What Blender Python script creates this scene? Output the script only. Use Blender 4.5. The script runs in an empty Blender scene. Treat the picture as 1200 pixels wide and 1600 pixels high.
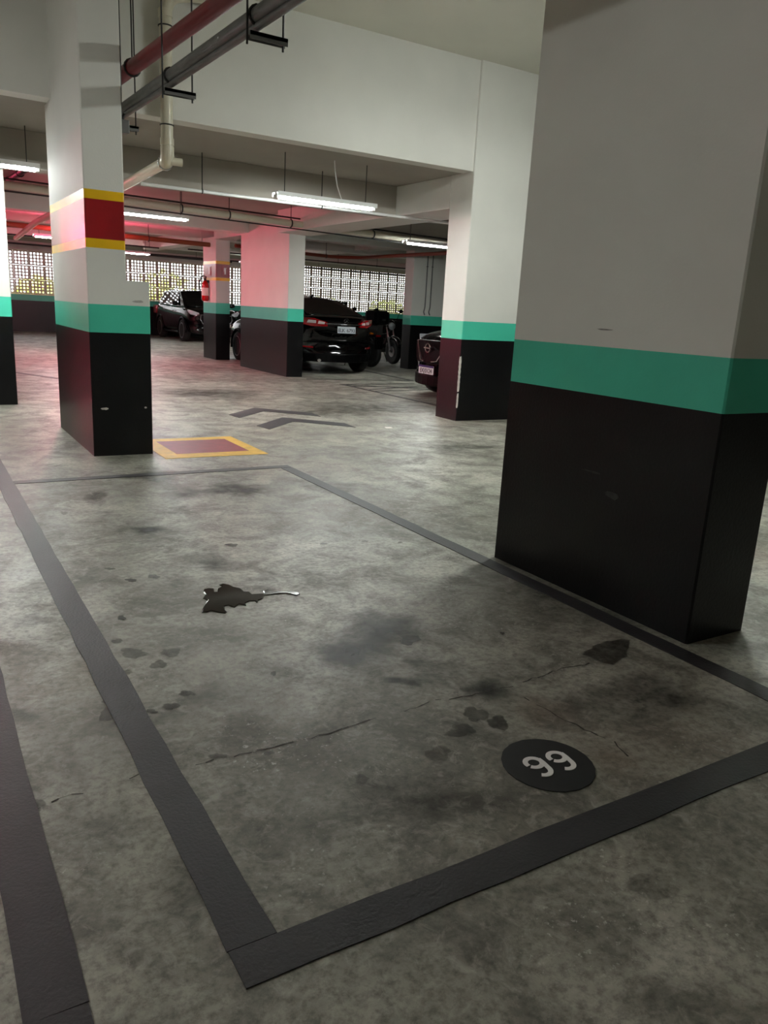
import bpy, bmesh, math, random
from mathutils import Vector, Matrix
random.seed(7)
SC = bpy.context.scene
COL = SC.collection

# ------------------------------------------------------------------ camera
FPX = 1215.886                       # focal length in pixels for a 1200x1600 frame
YAW, PITCH, ROLL = 0.55345872, -0.251594645, 0.0543050273
fw = Vector((math.sin(YAW)*math.cos(PITCH), math.cos(YAW)*math.cos(PITCH), math.sin(PITCH)))
rt = Vector((math.cos(YAW), -math.sin(YAW), 0)); up = rt.cross(fw)
r2 = math.cos(ROLL)*rt + math.sin(ROLL)*up; u2 = -math.sin(ROLL)*rt + math.cos(ROLL)*up
cd = bpy.data.cameras.new('camera'); cam = bpy.data.objects.new('camera', cd); COL.objects.link(cam)
cam.matrix_world = Matrix(((r2.x, u2.x, -fw.x, 0), (r2.y, u2.y, -fw.y, 0), (r2.z, u2.z, -fw.z, 1.26), (0, 0, 0, 1)))
cd.sensor_fit = 'VERTICAL'; cd.sensor_height = 24.0; cd.lens = 24.0*FPX/1600.0
cd.clip_start = 0.05; cd.clip_end = 300
SC.camera = cam

# ------------------------------------------------------------------ world, exposure
w = bpy.data.worlds.new('overcast_sky'); SC.world = w; w.use_nodes = True
bg = w.node_tree.nodes['Background']; bg.inputs[0].default_value = (0.93, 0.97, 1.0, 1); bg.inputs[1].default_value = 1.7
vs = SC.view_settings; vs.view_transform = 'Standard'; vs.look = 'None'; vs.gamma = 1.0; vs.use_curve_mapping = False
vs.exposure = 2.0
TUBE = 42.0          # radiance of a white fluorescent tube
HALL = 120.0         # radiance of the assumed, unseen tubes in the high part of the hall
HALL2 = 92.0         # a dimmer, assumed pair of unseen tubes on the left of the hall
REDT = 330.0          # radiance of the assumed, unseen red tubes

# ------------------------------------------------------------------ materials
def lin(r, g, b):
    f = lambda c: (c/255/12.92) if c/255 <= 0.04045 else ((c/255+0.055)/1.055)**2.4
    return (f(r), f(g), f(b), 1)
MATS = {}
def mat(name, col, rough=0.5, metal=0.0, var=0.12, scale=3.0, bump=0.0, bscale=60.0, coat=0.0, emit=0.0, trans=0.0, spec=0.5, ecol=None):
    if name in MATS: return MATS[name]
    m = bpy.data.materials.new(name); m.use_nodes = True; nt = m.node_tree; N = nt.nodes; L = nt.links
    b = N['Principled BSDF']
    b.inputs['Roughness'].default_value = rough; b.inputs['Metallic'].default_value = metal
    b.inputs['Coat Weight'].default_value = coat; b.inputs['Coat Roughness'].default_value = 0.05
    b.inputs['Specular IOR Level'].default_value = spec
    if trans: b.inputs['Transmission Weight'].default_value = trans
    if emit:
        b.inputs['Emission Color'].default_value = ecol or col; b.inputs['Emission Strength'].default_value = emit
    tc = N.new('ShaderNodeTexCoord')
    nz = N.new('ShaderNodeTexNoise'); nz.inputs['Scale'].default_value = scale; nz.inputs['Detail'].default_value = 4
    L.new(tc.outputs['Object'], nz.inputs['Vector'])
    rp = N.new('ShaderNodeMapRange'); rp.inputs[1].default_value = 0.3; rp.inputs[2].default_value = 0.7
    rp.inputs[3].default_value = 1-var; rp.inputs[4].default_value = 1+var*0.4
    L.new(nz.outputs[0], rp.inputs[0])
    mx = N.new('ShaderNodeVectorMath'); mx.operation = 'SCALE'; mx.inputs[0].default_value = col[:3]
    L.new(rp.outputs[0], mx.inputs['Scale']); L.new(mx.outputs[0], b.inputs['Base Color'])
    if bump:
        n2 = N.new('ShaderNodeTexNoise'); n2.inputs['Scale'].default_value = bscale; n2.inputs['Detail'].default_value = 3
        L.new(tc.outputs['Object'], n2.inputs['Vector'])
        bp_ = N.new('ShaderNodeBump'); bp_.inputs['Strength'].default_value = bump; bp_.inputs['Distance'].default_value = 0.01
        L.new(n2.outputs[0], bp_.inputs['Height']); L.new(bp_.outputs[0], b.inputs['Normal'])
    MATS[name] = m
    return m

def concrete_floor():
    m = bpy.data.materials.new('worn_concrete'); m.use_nodes = True; nt = m.node_tree; N = nt.nodes; L = nt.links
    b = N['Principled BSDF']; tc = N.new('ShaderNodeTexCoord')
    def noise(s, d=5, r=0.55, dist=0.0):
        n = N.new('ShaderNodeTexNoise'); n.inputs['Scale'].default_value = s; n.inputs['Detail'].default_value = d
        n.inputs['Roughness'].default_value = r; n.inputs['Distortion'].default_value = dist
        L.new(tc.outputs['Object'], n.inputs['Vector']); return n.outputs[0]
    def rng(v, a, b_, c, d):
        n = N.new('ShaderNodeMapRange'); n.inputs[1].default_value = a; n.inputs[2].default_value = b_
        n.inputs[3].default_value = c; n.inputs[4].default_value = d; L.new(v, n.inputs[0]); return n.outputs[0]
    def mixc(f, a, b_):
        n = N.new('ShaderNodeMix'); n.data_type = 'RGBA'; L.new(f, n.inputs[0])
        for s, v in ((6, a), (7, b_)):
            if isinstance(v, tuple): n.inputs[s].default_value = v
            else: L.new(v, n.inputs[s])
        return n.outputs[2]
    big = noise(0.9, 6, 0.6, 0.4); mid = noise(4.0, 7, 0.65, 0.6); fine = noise(38, 6, 0.7); warm = noise(0.55, 3); fleck = noise(52, 4, 0.65); grain = noise(17, 6, 0.75, 0.8)
    mask = noise(1.7, 4, 0.6)
    c = mixc(rng(big, .36, .64, 0, 1), lin(124, 122, 111), lin(184, 182, 170))
    c = mixc(rng(mid, .42, .62, 0, .75), c, lin(84, 82, 74))
    c = mixc(rng(warm, .52, .72, 0, .4), c, lin(156, 138, 124))
    c = mixc(rng(fine, .44, .66, 0, .62), c, lin(62, 60, 55))
    c = mixc(rng(grain, .52, .70, 0, .5), c, lin(190, 187, 176))
    fm = N.new('ShaderNodeMath'); fm.operation = 'MULTIPLY'
    L.new(rng(fleck, .60, .68, 0, .8), fm.inputs[0]); L.new(rng(mask, .50, .62, 0, 1), fm.inputs[1])
    c = mixc(fm.outputs[0], c, lin(205, 203, 195))
    L.new(c, b.inputs['Base Color'])
    L.new(rng(mid, .3, .7, .34, .58), b.inputs['Roughness']); b.inputs['Specular IOR Level'].default_value = 0.45
    bp_ = N.new('ShaderNodeBump'); bp_.inputs['Strength'].default_value = 0.18; bp_.inputs['Distance'].default_value = 0.006
    L.new(fine, bp_.inputs['Height']); L.new(bp_.outputs[0], b.inputs['Normal'])
    return m

def stain_mat(name, col, rough, lo=0.25, hi=0.75, nscale=14.0):
    m = bpy.data.materials.new(name); m.use_nodes = True; nt = m.node_tree; N = nt.nodes; L = nt.links
    b = N['Principled BSDF']; b.inputs['Base Color'].default_value = col; b.inputs['Roughness'].default_value = rough
    at = N.new('ShaderNodeAttribute'); at.attribute_name = 'fade'
    tc = N.new('ShaderNodeTexCoord'); nz = N.new('ShaderNodeTexNoise'); nz.inputs['Scale'].default_value = nscale; nz.inputs['Detail'].default_value = 5
    L.new(tc.outputs['Object'], nz.inputs['Vector'])
    mr = N.new('ShaderNodeMapRange'); mr.inputs[1].default_value = 0.3; mr.inputs[2].default_value = 0.65
    mr.inputs[3].default_value = lo; mr.inputs[4].default_value = hi; L.new(nz.outputs[0], mr.inputs[0])
    mu = N.new('ShaderNodeMath'); mu.operation = 'MULTIPLY'; mu.use_clamp = True; L.new(at.outputs['Fac'], mu.inputs[0]); L.new(mr.outputs[0], mu.inputs[1])
    L.new(mu.outputs[0], b.inputs['Alpha'])
    return m

WHITE = mat('white_wall_paint', lin(222, 221, 214), 0.7, var=0.06, scale=1.6, bump=0.08, bscale=90, spec=0.4)
CEIL = mat('ceiling_paint', lin(226, 224, 212), 0.7, var=0.08, scale=0.8)
TEAL = mat('teal_paint', lin(72, 196, 166), 0.38, var=0.07, scale=3, bump=0.08, bscale=90)
BLACK = mat('black_wall_paint', lin(9, 9, 11), 0.34, var=0.3, scale=5, bump=0.12, bscale=70, spec=0.35)
REDP = mat('red_paint', lin(150, 8, 20), 0.32, var=0.15, scale=4, bump=0.05)
YELP = mat('yellow_paint', lin(236, 186, 8), 0.35, var=0.1, scale=5)
LINE = mat('grey_floor_paint', lin(47, 47, 50), 0.5, var=0.22, scale=6, bump=0.2, bscale=120)
LINEF = mat('thin_floor_line_paint', lin(44, 44, 46), 0.5, var=0.2, scale=6)
FRED = mat('worn_red_floor_paint', lin(140, 40, 52), 0.5, var=0.25, scale=9)
FYEL = mat('worn_yellow_floor_paint', lin(228, 180, 60), 0.5, var=0.22, scale=9)
PVC = mat('cream_pvc', lin(214, 208, 188), 0.35, var=0.06)
REDPIPE = mat('red_pipe_enamel', lin(118, 20, 30), 0.4, var=0.15, scale=6)
GREYM = mat('galvanised_grey', lin(112, 112, 110), 0.45, metal=0.35, var=0.18, scale=9)
DARKM = mat('dark_steel', lin(58, 57, 56), 0.5, metal=0.5, var=0.15)
BROWNP = mat('brown_pipe_enamel', lin(120, 74, 40), 0.45, var=0.15)
ORANGEP = mat('rust_red_pipe_enamel', lin(140, 58, 38), 0.45, var=0.15)
LAMPW = mat('lamp_white_enamel', lin(225, 226, 224), 0.35, var=0.03)
TUBEM = mat('lit_tube', (1, 1, 1, 1), 0.4, emit=TUBE, ecol=(0.95, 1.0, 0.97, 1), var=0)
TUBEH = mat('lit_assumed_hall_tube', (1, 1, 1, 1), 0.4, emit=HALL, ecol=(0.95, 1.0, 0.95, 1), var=0)
TUBEL = mat('lit_assumed_dim_tube', (1, 1, 1, 1), 0.4, emit=HALL2, ecol=(0.97, 1.0, 0.97, 1), var=0)
CONC = mat('bare_grey_concrete', lin(158, 152, 142), 0.8, var=0.1, scale=1.2)
TUBER = mat('lit_assumed_red_tube', (1, .1, .12, 1), 0.4, emit=REDT, ecol=(1.0, 0.10, 0.20, 1), var=0)
COBOGO = mat('cobogo_cement', lin(200, 194, 178), 0.8, var=0.15, scale=8)
CARBLK = mat('black_car_paint', lin(4, 4, 5), 0.16, coat=0.7, var=0.05, spec=0.25)
CARGRY = mat('graphite_car_paint', lin(6, 6, 8), 0.12, metal=0.0, coat=0.12, var=0.05, spec=0.1)
GLASS = mat('tinted_car_glass', lin(8, 9, 10), 0.04, var=0.02, spec=0.8)
RUBBER = mat('tyre_rubber', lin(16, 16, 16), 0.75, var=0.2, scale=20)
PLASTIC = mat('black_plastic', lin(5, 5, 6), 0.4, var=0.15, scale=12, spec=0.1)
CHROME = mat('chrome', lin(215, 216, 218), 0.12, metal=1.0, var=0.03)
ALLOY = mat('alloy_wheel', lin(150, 150, 152), 0.3, metal=0.9, var=0.05)
TAILR = mat('tail_light_red', lin(165, 14, 22), 0.12, coat=1.0, var=0.1)
TAILW = mat('tail_light_clear', lin(225, 200, 200), 0.15, coat=1.0, var=0.05)
HEADL = mat('headlight_lens', lin(200, 204, 210), 0.08, metal=0.4, coat=1.0, var=0.05)
PLATEG = mat('grey_number_plate', lin(168, 172, 178), 0.4, var=0.05)
PLATEW = mat('white_number_plate', lin(225, 226, 228), 0.4, var=0.04)
PLATEB = mat('blue_plate_strip', lin(24, 30, 96), 0.4, var=0.05)
INK = mat('plate_ink', lin(22, 22, 24), 0.5, var=0.05)
WMARK = mat('white_floor_stencil', lin(240, 240, 238), 0.5, var=0.08, scale=30)
DISC = mat('black_floor_disc', lin(20, 20, 22), 0.5, var=0.2, scale=10)
CHIP = mat('exposed_plaster', lin(196, 190, 182), 0.8, var=0.2, scale=40)
EXTR = mat('extinguisher_red', lin(175, 10, 16), 0.22, coat=0.6, var=0.06)
LABELW = mat('printed_label', lin(222, 214, 205), 0.5, var=0.1, scale=60)
SIGNW = mat('sign_white', lin(232, 226, 222), 0.45, var=0.04)
WATER = mat('wet_dark_water', lin(44, 40, 34), 0.08, var=0.25, scale=14, spec=0.25)
CRACKM = mat('crack_dark', lin(58, 56, 50), 0.8, var=0.3, scale=25)
LEAF = mat('sunlit_leaves', lin(228, 234, 158), 0.6, var=0.45, scale=1.2)
BARK = mat('bark', lin(88, 74, 58), 0.9, var=0.3)
GRASS = mat('outside_lawn', lin(112, 130, 66), 0.9, var=0.3)
FLOORM = concrete_floor()
ST_DARK = stain_mat('oil_stain', lin(38, 35, 29), 0.34, .55, 1.1, 9)
ST_SOFT = stain_mat('soft_grime', lin(38, 37, 33), 0.40, .25, 1.5, 7)
ST_WARM = stain_mat('warm_dust', lin(150, 128, 108), 0.65, .2, .9, 10)

# ------------------------------------------------------------------ helpers
def link(o, parent=None):
    COL.objects.link(o)
    if parent: o.parent = parent
    return o
def obj(name, bm, m, parent=None, smooth=False, bevel=0.0, sub=0):
    bmesh.ops.recalc_face_normals(bm, faces=bm.faces)
    me = bpy.data.meshes.new(name); bm.to_mesh(me); bm.free()
    if m: me.materials.append(m)
    if smooth:
        for p in me.polygons: p.use_smooth = True
    o = link(bpy.data.objects.new(name, me), parent)
    if bevel:
        md = o.modifiers.new('bevel', 'BEVEL'); md.width = bevel; md.segments = 2; md.limit_method = 'ANGLE'
    if sub:
        md = o.modifiers.new('sub', 'SUBSURF'); md.levels = sub; md.render_levels = sub
    return o
def tag(o, label=None, cat=None, group=None, kind=None):
    if label: o['label'] = label
    if cat: o['category'] = cat
    if group: o['group'] = group
    if kind: o['kind'] = kind
    return o
def thing(name, label, cat, loc=(0, 0, 0), rz=0.0, group=None, kind=None):
    o = bpy.data.objects.new(name, None); o.empty_display_size = 0.2; COL.objects.link(o)
    o.location = loc; o.rotation_euler = (0, 0, rz)
    return tag(o, label, cat, group, kind)
def B(bm, x0, x1, y0, y1, z0, z1, M=None):
    vs_ = [bm.verts.new((x, y, z)) for x in (x0, x1) for y in (y0, y1) for z in (z0, z1)]
    if M is not None:
        for v in vs_: v.co = M @ v.co
    for f in ((0, 1, 3, 2), (4, 6, 7, 5), (0, 4, 5, 1), (2, 3, 7, 6), (0, 2, 6, 4), (1, 5, 7, 3)):
        bm.faces.new([vs_[i] for i in f])
    return bm
def box(name, x0, x1, y0, y1, z0, z1, m, parent=None, bevel=0.0):
    return obj(name, B(bmesh.new(), x0, x1, y0, y1, z0, z1), m, parent, bevel=bevel)
def prism(bm, pts, z0, z1):
    a = [bm.verts.new((p[0], p[1], z0)) for p in pts]; b = [bm.verts.new((p[0], p[1], z1)) for p in pts]
    n = len(pts)
    bm.faces.new(a[::-1]); bm.faces.new(b)
    for i in range(n): bm.faces.new((a[i], a[(i+1) % n], b[(i+1) % n], b[i]))
    return bm
def tubeb(bm, pts, r, n=10, cap=True):
    pts = [Vector(p) for p in pts]; rings = []
    rr = r if isinstance(r, (list, tuple)) else [r]*len(pts)
    prev = None
    for i, p in enumerate(pts):
        if i == 0: t = pts[1]-p
        elif i == len(pts)-1: t = p-pts[i-1]
        else: t = (pts[i+1]-p).normalized()+(p-pts[i-1]).normalized()
        t.normalize()
        if prev is None:
            a = Vector((0, 0, 1)) if abs(t.z) < .9 else Vector((1, 0, 0))
            u = t.cross(a).normalized()
        else: u = (prev-t*prev.dot(t)).normalized()
        prev = u; v = t.cross(u)
        rings.append([bm.verts.new(p+rr[i]*(math.cos(2*math.pi*k/n)*u+math.sin(2*math.pi*k/n)*v)) for k in range(n)])
    for a, b in zip(rings, rings[1:]):
        for k in range(n): bm.faces.new((a[k], a[(k+1) % n], b[(k+1) % n], b[k]))
    if cap: bm.faces.new(rings[0][::-1]); bm.faces.new(rings[-1])
    return bm
def tube(name, pts, r, m, parent=None, n=10): 
    o = obj(name, tubeb(bmesh.new(), pts, r, n), m, parent, smooth=True)
    md = o.modifiers.new('es', 'EDGE_SPLIT'); md.split_angle = math.radians(50)
    return o
def lathe(bm, prof, n=20, M=None):
    rings = []
    for (r, z) in prof:
        rings.append([bm.verts.new((max(r, 1e-4)*math.cos(2*math.pi*k/n), max(r, 1e-4)*math.sin(2*math.pi*k/n), z)) for k in range(n)])
    if M is not None:
        for R_ in rings:
            for v in R_: v.co = M @ v.co
    for a, b in zip(rings, rings[1:]):
        for k in range(n): bm.faces.new((a[k], a[(k+1) % n], b[(k+1) % n], b[k]))
    bm.faces.new(rings[0][::-1]); bm.faces.new(rings[-1])
    return bm
def bend(pts, r, seg=5):
    """round the corners of a polyline"""
    pts = [Vector(p) for p in pts]; out = [pts[0]]
    for a, b, c in zip(pts, pts[1:], pts[2:]):
        d1 = (a-b).normalized(); d2 = (c-b).normalized(); q = min(r, (a-b).length*.45, (c-b).length*.45)
        p, s = b+d1*q, b+d2*q
        for k in range(seg+1):
            t = k/seg; out.append((1-t)**2*p+2*t*(1-t)*b+t*t*s)
    out.append(pts[-1]); return out
def lettering(s, size, m, parent, M, step=.046):
    for i, ch in enumerate(s):
        if ch != ' ': text_mesh('character', ch, size, m, parent, M @ Matrix.Translation(((i-(len(s)-1)/2)*step, 0, 0)))
def text_mesh(name, s, size, m, parent, M):
    cu = bpy.data.curves.new('txt', 'FONT'); cu.body = s; cu.size = size; cu.align_x = 'CENTER'; cu.align_y = 'CENTER'
    cu.extrude = 0.0015; cu.space_character = 1.08
    t = bpy.data.objects.new('txt', cu); COL.objects.link(t)
    bpy.context.view_layer.update()
    me = bpy.data.meshes.new_from_object(t.evaluated_get(bpy.context.evaluated_depsgraph_get()))
    bpy.data.objects.remove(t); bpy.data.curves.remove(cu)
    me.transform(M); me.materials.clear(); me.materials.append(m); me.name = name
    return link(bpy.data.objects.new(name, me), parent)
# ================================================================== STRUCTURE
ZLOW, ZHIGH, YSTEP = 2.87, 4.015, 7.77
YB = 28.98                                    # inner face of the back wall
XL, XR, YF = -7.0, 24.0, -5.0
floor = tag(box('floor', XL-.2, XR+.2, YF-.2, YB+.2, -0.25, 0, FLOORM), kind='structure')
ceiling = tag(box('ceiling', XL-.2, XR+.2, YF-.2, YSTEP+.2, ZHIGH, ZHIGH+.25, CEIL), kind='structure')
tag(box('wall_step', XL, XR, YSTEP, YSTEP+.2, ZLOW, ZHIGH, WHITE), kind='structure')
tag(box('ceiling_back', XL-.2, XR+.2, YSTEP+.2, YB+.2, ZLOW, ZLOW+.25, CONC), kind='structure')
def beam(x0, x1, y0, y1, z0, m=WHITE): return tag(box('beam', x0, x1, y0, y1, z0, ZLOW, m, bevel=.006), kind='structure')
beam(XL, 5.75, 9.42, 9.70, 2.505, CONC); beam(6.40, XR, 9.42, 9.70, 2.505, CONC)      # crosswise beam behind the first lamp
beam(5.752, 6.40, 8.19, 13.36, 2.50)                                               # lengthwise beam over the pillars
beam(5.99, 6.36, 15.72, 17.38, 2.60); beam(5.99, 6.36, 18.25, 23.4, 2.60)
beam(XL, 5.98, 15.32, 15.72, 2.62); beam(6.30, 9.95, 15.32, 15.72, 2.62)
beam(XL, 5.99, 18.25, 18.6, 2.66); beam(6.36, XR, 18.2, 18.6, 2.66)
beam(XL, XR, 23.4, 23.75, 2.68)
beam(9.95, 10.4, 15.85, 23.4, 2.72)

def side_wall(name, x0, x1, y0, y1, ztop):
    wll = tag(box(name, x0, x1, y0, y1, 0, 0.985, BLACK), kind='structure')
    box('teal_band', x0, x1, y0, y1, 0.985, 1.20, TEAL, wll); box('upper_wall', x0, x1, y0, y1, 1.20, ztop, WHITE, wll)
    return wll
side_wall('wall_left', XL-.2, XL, YF, YB, ZHIGH); side_wall('wall_right', XR, XR+.2, YF, YB, ZHIGH)
side_wall('wall_front', XL-.2, XR+.2, YF-.2, YF, ZHIGH)
# back wall: painted plinth, open-work cement blocks, lintel
wb = tag(box('wall_back', XL, XR, YB, YB+.16, 0, 1.0, BLACK), kind='structure')
box('teal_band', XL, XR, YB, YB+.16, 1.0, 1.185, TEAL, wb)
box('cap', XL, XR, YB-.02, YB+.18, 1.185, 1.21, COBOGO, wb)
XA, XS, XE = 1.85, 11.75, 19.3
box('lintel', XL, XS, YB, YB+.16, 2.58, ZLOW, WHITE, wb)
box('solid_panel', XL, XA, YB, YB+.16, 1.21, 2.58, WHITE, wb)
box('solid_panel', XE, XR, YB, YB+.16, 1.21, ZLOW, WHITE, wb)
def cobogo_mesh(W, Hh, n, name):
    bm = bmesh.new(); t = 0.042; g = .004
    for i in range(n+1):
        c = g+(W-2*g-t)*i/n; tt = t
        B(bm, c, c+tt, 0, .06, g, Hh-g)
    for j in range(n+1):
        c = g+(Hh-2*g-t)*j/n
        for i in range(n):
            x0 = g+(W-2*g-t)*i/n+t; x1 = g+(W-2*g-t)*(i+1)/n
            B(bm, x0, x1, .002, .058, c, c+t)
    bmesh.ops.recalc_face_normals(bm, faces=bm.faces)
    me = bpy.data.meshes.new(name); bm.to_mesh(me); bm.free(); me.materials.append(COBOGO); return me
def cobogo(x0, x1, z0, z1, cols, rows):
    W = (x1-x0)/cols; Hh = (z1-z0)/rows; me = cobogo_mesh(W, Hh, 4, 'block')
    for i in range(cols):
        for j in range(rows):
            o = link(bpy.data.objects.new('block', me), wb); o.location = (x0+i*W, YB+.03, z0+j*Hh)
cobogo(XA, XS-.12, 1.21, 2.58, 21, 3)
box('mullion', XS-.12, XS, YB, YB+.16, 1.21, 2.58, WHITE, wb)
cobogo(XS, XE, 1.21, ZLOW, 17, 4)
# outside
tag(box('lawn_outside', -20, 50, YB+.2, 60, -.4, -.1, GRASS), kind='structure')
def tree(x, y, h, r, label, seed):
    rnd = random.Random(seed); t = thing('tree', label, 'tree', (x, y, -.1), group='trees outside the cement block wall')
    tube('trunk', [(0, 0, 0), (.05, 0, h*.35), (0, .05, h*.6)], [.14, .11, .06], BARK, t, 8)
    bm = bmesh.new()
    for k in range(900):
        d = Vector((rnd.gauss(0, 1), rnd.gauss(0, 1), rnd.gauss(0, 1))).normalized()*rnd.random()**.4
        c = Vector((d.x*r, d.y*r*.7, h*.55+d.z*h*.45)); s = rnd.uniform(.08, .2)
        R_ = Matrix.Rotation(rnd.uniform(0, 6.3), 3, d) @ Matrix.Rotation(rnd.uniform(0, 3), 3, 'X')
        vv = [bm.verts.new(c+R_ @ Vector(q)) for q in ((-s, 0, 0), (0, -s*.45, 0), (s, 0, .02), (0, s*.45, 0))]
        bm.faces.new(vv)
    obj('foliage', bm, LEAF, t)
tree(5.1, 37.0, 2.1, 1.1, 'low leafy tree outside seen through blocks beside the leftmost pillar', 1)
tree(10.4, 37.2, 2.7, 1.5, 'leafy tree outside seen through blocks above the parked black crossover', 2)
tree(19.4, 38.5, 2.0, 1.3, 'leafy tree outside seen through blocks above the black sedan', 3)
tree(23.6, 39.0, 2.1, 1.3, 'rightmost leafy tree outside seen through blocks beside the far pillar', 4)

# ================================================================== PILLARS
def prism_box(x0, x1, y0, y1, c=.008): return [(x0+c, y0), (x1-c, y0), (x1, y0+c), (x1, y1-c), (x1-c, y1), (x0+c, y1), (x0, y1-c), (x0, y0+c)]
def pillar(label, x0, x1, y0, y1, top, bands=None, ledge=None, zt=(0.985, 1.20)):
    p = thing('concrete_pillar', label, 'pillar', ((x0+x1)/2, (y0+y1)/2, 0), group='banded pillars'); cx, cy = (x0+x1)/2, (y0+y1)/2
    def seg(nm, a, b, m, xe=x1): return obj(nm, prism(bmesh.new(), prism_box(x0-cx, xe-cx, y0-cy, y1-cy), a, b), m, p)
    seg('black_base', 0, zt[0], BLACK); seg('teal_band', zt[0], zt[1], TEAL)
    xe = x1; z = zt[1]
    if ledge: seg('ledge', z, ledge[1], WHITE); xe = ledge[0]; z = ledge[1]
    if bands:
        a, b, c, d = bands
        seg('shaft', z, a, WHITE, xe); seg('yellow_stripe', a, b, YELP, xe); seg('red_band', b, c, REDP, xe); seg('yellow_stripe', c, d, YELP, xe); z = d
    seg('shaft', z, top, WHITE, xe)
    return p
pG = pillar('large near pillar on the right beside the numbered bay', 2.65, 3.02, 1.87, 3.13, ZHIGH, zt=(0.95, 1.16))
pA = pillar('pillar with clean red and yellow band and a ledge behind the bay', 1.24, 1.715, 6.52, 8.11, ZHIGH, bands=(1.617, 1.685, 1.968, 2.035), ledge=(1.535, 1.39))
pE = pillar('pillar with chipped front corner, right of the floor chevrons', 5.75, 7.05, 7.74, 8.19, ZHIGH)
pB = pillar('pillar cut off by the left edge of the picture', 0.45, 1.06, 9.87, 11.3, ZLOW)
pC = pillar('pink-lit pillar beside the black sedan', 5.98, 6.30, 13.36, 15.72, ZLOW, zt=(1.0, 1.225))
pD = pillar('narrow far pillar carrying the fire extinguisher', 6.03, 6.36, 17.38, 18.25, 2.66, bands=(1.735, 1.80, 2.09, 2.155), zt=(1.02, 1.255))
pF = pillar('far pillar with two thin conduits on its front', 9.95, 11.2, 15.4, 15.75, ZLOW, zt=(1.0, 1.21))
pH = pillar('pillar glimpsed at the right edge behind the large near pillar', 6.75, 7.35, 3.1, 4.24, ZHIGH)
# chipped corner of pE
bm = bmesh.new()
rnd = random.Random(3)
def chip_strip(bm, x, y, z0, z1, wmax, n):
    L_, R_ = [], []
    for i in range(n+1):
        z = z0+(z1-z0)*i/n; wv = wmax*(0.25+0.75*abs(math.sin(i*1.7+.6)))*(.3 if i in (0, n) else 1)
        L_.append(bm.verts.new((x-.004, y+wv*.8+.008, z+rnd.uniform(-.01, .01)))); R_.append(bm.verts.new((x+wv*.7+.008, y-.004, z+rnd.uniform(-.01, .01))))
    C_ = [bm.verts.new((x-.001, y-.001, z0+(z1-z0)*i/n)) for i in range(n+1)]
    for i in range(n):
        bm.faces.new((L_[i], L_[i+1], C_[i+1], C_[i])); bm.faces.new((C_[i], C_[i+1], R_[i+1], R_[i]))
cx, cy = pE.location.x, pE.location.y
chip_strip(bm, 5.75-cx, 7.74-cy, .36, .78, .015, 14); chip_strip(bm, 5.75-cx, 7.74-cy, .16, .34, .007, 8)
tag(obj('paint_chip', bm, CHIP, pE), 'bare plaster along the chipped corner')
# chips on pA and scuffs on pG
def patch(name, parent, M, w_, h_, m, seed, n=11):
    r_ = random.Random(seed); bm = bmesh.new()
    vs_ = [bm.verts.new(M @ Vector((w_*(.6+.4*r_.random())*math.cos(2*math.pi*k/n), h_*(.5+.5*r_.random())*math.sin(2*math.pi*k/n), 0))) for k in range(n)]
    v2 = [bm.verts.new(v.co+M.to_3x3() @ Vector((0, 0, .002))) for v in vs_]
    bm.faces.new(v2)
    for k in range(n): bm.faces.new((vs_[k], vs_[(k+1) % n], v2[(k+1) % n], v2[k]))
    return obj(name, bm, m, parent)
def facey(x, y, z): return Matrix(((1, 0, 0, x), (0, 0, -1, y), (0, 1, 0, z), (0, 0, 0, 1)))       # patch on a face looking to -y
def facex(x, y, z): return Matrix(((0, 0, -1, x), (-1, 0, 0, y), (0, 1, 0, z), (0, 0, 0, 1)))      # patch on a face looking to -x
ax, ay = pA.location.x, pA.location.y
patch('paint_chip', pA, facey(1.335-ax, 6.52-ay, .385), .035, .012, CHIP, 5); patch('paint_chip', pA, facey(1.66-ax, 6.52-ay, .39), .012, .01, CHIP, 6)
SCUFF = mat('grey_scuff', lin(44, 44, 44), .7, var=.5, scale=40)
gx, gy = pG.location.x, pG.location.y
patch('scuff', pG, facex(2.65-gx, 2.36-gy, .52), .055, .022, SCUFF, 8); patch('scuff', pG, facex(2.65-gx, 2.50-gy, .60), .07, .006, SCUFF, 9)
patch('scuff', pG, facex(2.65-gx, 2.52-gy, 1.235), .06, .004, mat('grey_rub_mark', lin(140, 138, 132), .7, var=.3, scale=50), 12)
GREYSC = mat('pale_grey_scuff', lin(180, 178, 172), .6, var=.3, scale=60)
patch('scuff', pA, facey(1.62-ax, 6.52-ay, 1.235), .05, .014, GREYSC, 10)

# ================================================================== FLOOR MARKINGS
def flat(name, pts, m, parent, z=.003, z0=0.0): return obj(name, prism(bmesh.new(), pts, z0, z), m, parent)
def rect(x0, x1, y0, y1): return [(x0, y0), (x1, y0), (x1, y1), (x0, y1)]
def rough_rect(x0, x1, y0, y1, along, seed, amp=.0035, step=.16):
    r_ = random.Random(seed); a, b = [], []
    n = max(2, int(abs((y1-y0) if along == 'y' else (x1-x0))/step))
    for i in range(n+1):
        t = i/n
        if along == 'y': y = y0+(y1-y0)*t; a.append((x0+r_.uniform(-amp, amp), y)); b.append((x1+r_.uniform(-amp, amp), y))
        else: x = x0+(x1-x0)*t; a.append((x, y1+r_.uniform(-amp, amp))); b.append((x, y0+r_.uniform(-amp, amp)))
    return a+b[::-1]
bay = thing('parking_bay_outline', 'wide grey painted outline of the bay marked ninety-nine', 'floor marking', (.5, 1.1, 0))
ox, oy = -.5, -1.1
def bl(parent, pts, m=LINE, z=.003): return flat('painted_line', [(x+ox, y+oy) for x, y in pts], m, parent, z)
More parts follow.
